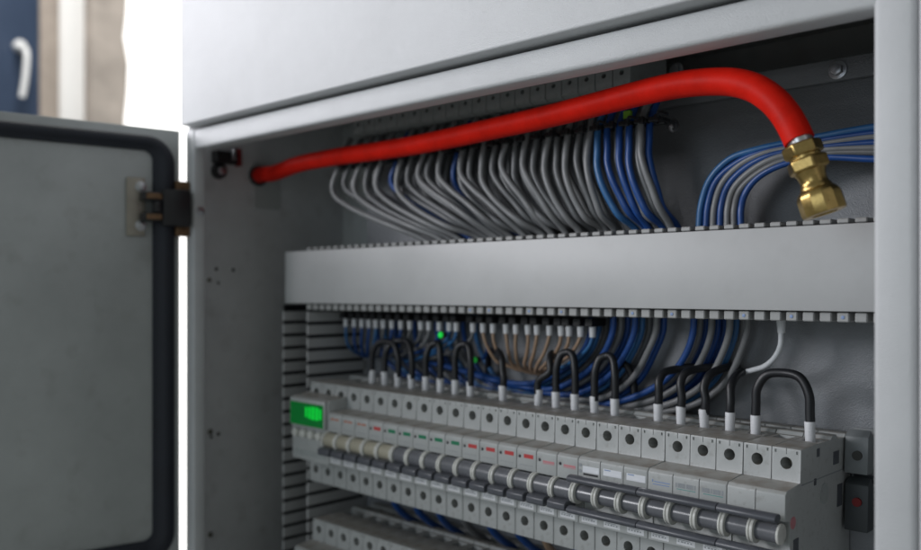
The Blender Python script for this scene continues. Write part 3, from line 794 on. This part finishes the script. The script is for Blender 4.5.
# ------------------------------------------------------------------ red hose with brass fitting
hs = thing('hose', 'thick red rubber hose crossing in front of the wires', 'hose', (-0.785, 0.532, 0.121))
start = wallp(257, 176); start.x = -0.7835
hp = [start, start+Vector((0.008, -0.002, 0.0006)), at(272.7, 173.5, .5265), at(298, 164.3, .520), at(336, 156.7, .513), at(374, 151.5, .508), at(412, 145.5, .504), at(455, 137, .500), at(496, 127.9, .496),
      at(530, 120.5, .4925), at(560, 113.4, .489), at(588, 106.4, .4855), at(611, 100.4, .4825), at(637, 93.8, .479), at(662, 88, .4755), at(690, 83.2, .472), at(722, 81.5, .468), at(740, 83.3, .466), at(757, 89, .465), at(774, 101, .464), at(786.5, 116, .463), at(794, 129, .4625), at(799.5, 141, .462)]
o0 = hs.location.copy()
b = NB(); tube(b, [p-o0 for p in hp], 0.0079, 28, 8); obj('rubber_tube', b, M['hose'], hs, 60)
# fitting parts along one axis
f0 = at(796.5, 132, .4622); f1 = at(825, 213, .4665)
ax = (f1-f0).normalized(); FL = (f1-f0).length
ft = thing('hose_fitting', 'brass hose coupling with hex nuts on the end of the red hose', 'hose fitting', f0)
def fl(parent, name, prof, m, seg, sm, spin=0.0):
    """turned part: (distance along the axis, radius)"""
    bm = NB(); q = Vector((0, 0, 1)).rotation_difference(ax)
    rings = []
    for d, r in prof:
        rings.append([bm.verts.new(ax*d + q @ Vector((r*math.cos(spin+2*PI*k/seg), r*math.sin(spin+2*PI*k/seg), 0))) for k in range(seg)])
    for a, c in zip(rings, rings[1:]):
        for k in range(seg): bm.faces.new((a[k], a[(k+1) % seg], c[(k+1) % seg], c[k]))
    bm.faces.new(list(reversed(rings[0]))); bm.faces.new(rings[-1])
    return obj(name, bm, m, parent, sm)
s = FL/86.0
fl(ft, 'collar', [(4*s, .0062), (5*s, .0068), (12*s, .0068), (13*s, .0062)], M['steel'], 32, 35)
def hexnut(d0, d1, r, spin):
    o = fl(ft, 'hex_nut', [(d0, r*0.86), (d0+1.6*s, r), (d1-1.6*s, r), (d1, r*0.86)], M['brass'], 6, 10, spin)
    md = o.modifiers.new('edge', 'BEVEL'); md.width = 0.0006; md.segments = 2; md.limit_method = 'ANGLE'
hexnut(12*s, 26*s, 0.0104, 0.2)
fl(ft, 'washer', [(25.6*s, .0082), (28.4*s, .0082)], M['brass'], 32, 35)
hexnut(28*s, 42*s, 0.0108, 0.55)
fl(ft, 'neck', [(41*s, .0086), (43*s, .0082), (46*s, .0074), (52*s, .0070), (56*s, .0074), (57*s, .0079), (60*s, .0083), (62*s, .0085)], M['brass'], 40, 40)
fl(ft, 'coupling_ring', [(59*s, .0080), (61*s, .0090), (63*s, .0101), (66*s, .0110), (69*s, .0114), (84*s, .0115), (86*s, .0111), (86.6*s, .0101), (86.6*s, .0068), (80*s, .0064), (80*s, .0008)], M['brass'], 12, 22, 0.15)

# ------------------------------------------------------------------ the place behind, far out of focus
XW = -3.2
def wy(u): dx, dy = ray(u); return XW/dx*dy
bm = NB(); box(bm, XW-0.06, XW-0.03, wy(119.5), 2.6, -1.7, 2.2); pw = obj('window_pane', bm, M['pane'])
win = thing('window', 'bright blurred window with navy sash and white handle beyond the cabinet', 'window', (XW, 1.9, -1.7))
pw.name = 'pane'; pw.parent = win; pw.data.transform(Matrix.Translation(-win.location))
bm = NB(); box(bm, XW-0.08, XW+0.02, 2.6, 2.68, -1.7, 2.2, 0.01); f = part_at(win, 'frame', bm, M['whitep'])
bm = NB()
n = 40; prev = None
ys0, ys1 = wy(78.5), wy(119)
rows = []
for i in range(n+1):
    z = -1.7+3.9*i/n
    jag = random.uniform(-.012, .010)
    rows.append([bm.verts.new(p) for p in ((XW+0.10, ys0, z), (XW+0.10, ys1-0.02+jag, z), (XW+0.06, ys1+jag, z), (XW-0.10, ys1+0.0+jag, z), (XW-0.10, ys0, z))])
for a, c in zip(rows, rows[1:]):
    for k in range(5): bm.faces.new((a[k], a[(k+1) % 5], c[(k+1) % 5], c[k]))
bm.faces.new(rows[0]); bm.faces.new(list(reversed(rows[-1])))
o = obj('plaster_pier', bm, M['taupe']); tag(o, 'blurred taupe plaster pier beside the bright window', 'pillar')
bm = NB(); box(bm, XW-0.10, XW+0.07, wy(50), wy(78.5)-0.002, -1.7, 2.2, 0.015); tag(obj('window_post', bm, M['whitep'], None, 40), 'blurred white post between the brown and taupe strips', 'post')
bm = NB(); box(bm, XW-0.10, XW+0.09, wy(29), wy(50)-0.002, -1.7, 2.2, 0.01); tag(obj('plaster_strip', bm, M['brownp'], None, 40), 'blurred brown strip of wall beside the navy sash with handle', 'wall')
bm = NB(); box(bm, XW-0.10, XW+0.10, 0.55, wy(29)-0.002, -1.7, 2.2, 0.01); sash = part_at(win, 'sash', bm, M['navy'], 40)
tq = 3.1/ -ray(20)[0]
def far(u, v, x): 
    dx, dy = ray(u); t = x/dx; return Vector((x, dy*t, (HOR-v)*t))
bm = NB(); tube(bm, [far(20, 50, XW+0.10), far(20, 47, XW+0.16), far(26, 50, XW+0.19), far(25.5, 75, XW+0.19), far(22, 97, XW+0.18)], 0.0100, 14, 6)
cyl(bm, far(18, 47, XW+0.10), (1, 0, 0), 0.020, 0.03, 24, bev=0.006); hb = bm; hb.transform(Matrix.Translation(-win.location)); obj('handle', hb, M['handle'], sash, 50)

# ------------------------------------------------------------------ light
def area(name, loc, target, size, power, col, sy=None):
    l = bpy.data.lights.new(name, 'AREA'); l.energy = power; l.color = col; l.size = size
    if sy: l.shape = 'RECTANGLE'; l.size_y = sy
    o = bpy.data.objects.new(name, l); COL.objects.link(o); o.location = loc
    d = Vector(target)-Vector(loc); o.rotation_euler = d.to_track_quat('-Z', 'Y').to_euler()
    return o
area('side_accent_light', (-1.70, -0.10, 0.56), (-0.5, 0.5, 0.03), 0.5, 9.4, (0.975, 0.945, 1.0), 0.45)  # second lamp, added to graze and highlight the upper cover
area('front_window_light', (-1.28, -0.88, 0.43), (-0.4, 0.5, 0.0), 0.42, 12.5, (0.95, 0.955, 1.0), 0.42)
area('room_fill', (-0.35, -2.0, 0.3), (-0.3, 0.5, -0.05), 0.9, 6.0, (0.76, 0.88, 1.0))  # unseen bluish fill, added to raise the right side
area('far_light', (-1.6, 0.7, 1.9), (-3.2, 1.3, 0.6), 0.8, 46, (1.0, 0.98, 0.95))  # added lamp that brightens the pier and strips far behind
W = bpy.data.worlds.new('World'); S.world = W; W.use_nodes = True
W.node_tree.nodes['Background'].inputs['Color'].default_value = (0.93, 1.0, 0.98, 1)
W.node_tree.nodes['Background'].inputs['Strength'].default_value = 0.215

# ------------------------------------------------------------------ camera
cd = bpy.data.cameras.new('camera'); cam = bpy.data.objects.new('camera', cd); COL.objects.link(cam); S.camera = cam
cam.location = (0, 0, 0); cam.rotation_euler = (math.radians(90), 0, math.radians(43.0))
cd.sensor_width = 36; cd.lens = 36*F_PX/921.0
cd.shift_y = (HOR-275)/921.0; cd.shift_x = 0
cd.clip_start = 0.01; cd.clip_end = 50
cd.dof.use_dof = True; cd.dof.focus_distance = 0.545; cd.dof.aperture_fstop = 4.7; cd.dof.aperture_blades = 8
S.view_settings.view_transform = 'Standard'; S.view_settings.look = 'None'
S.view_settings.exposure = 0.0; S.view_settings.gamma = 1.0
S.render.resolution_x = 1024; S.render.resolution_y = 612
S.render.engine = 'CYCLES'
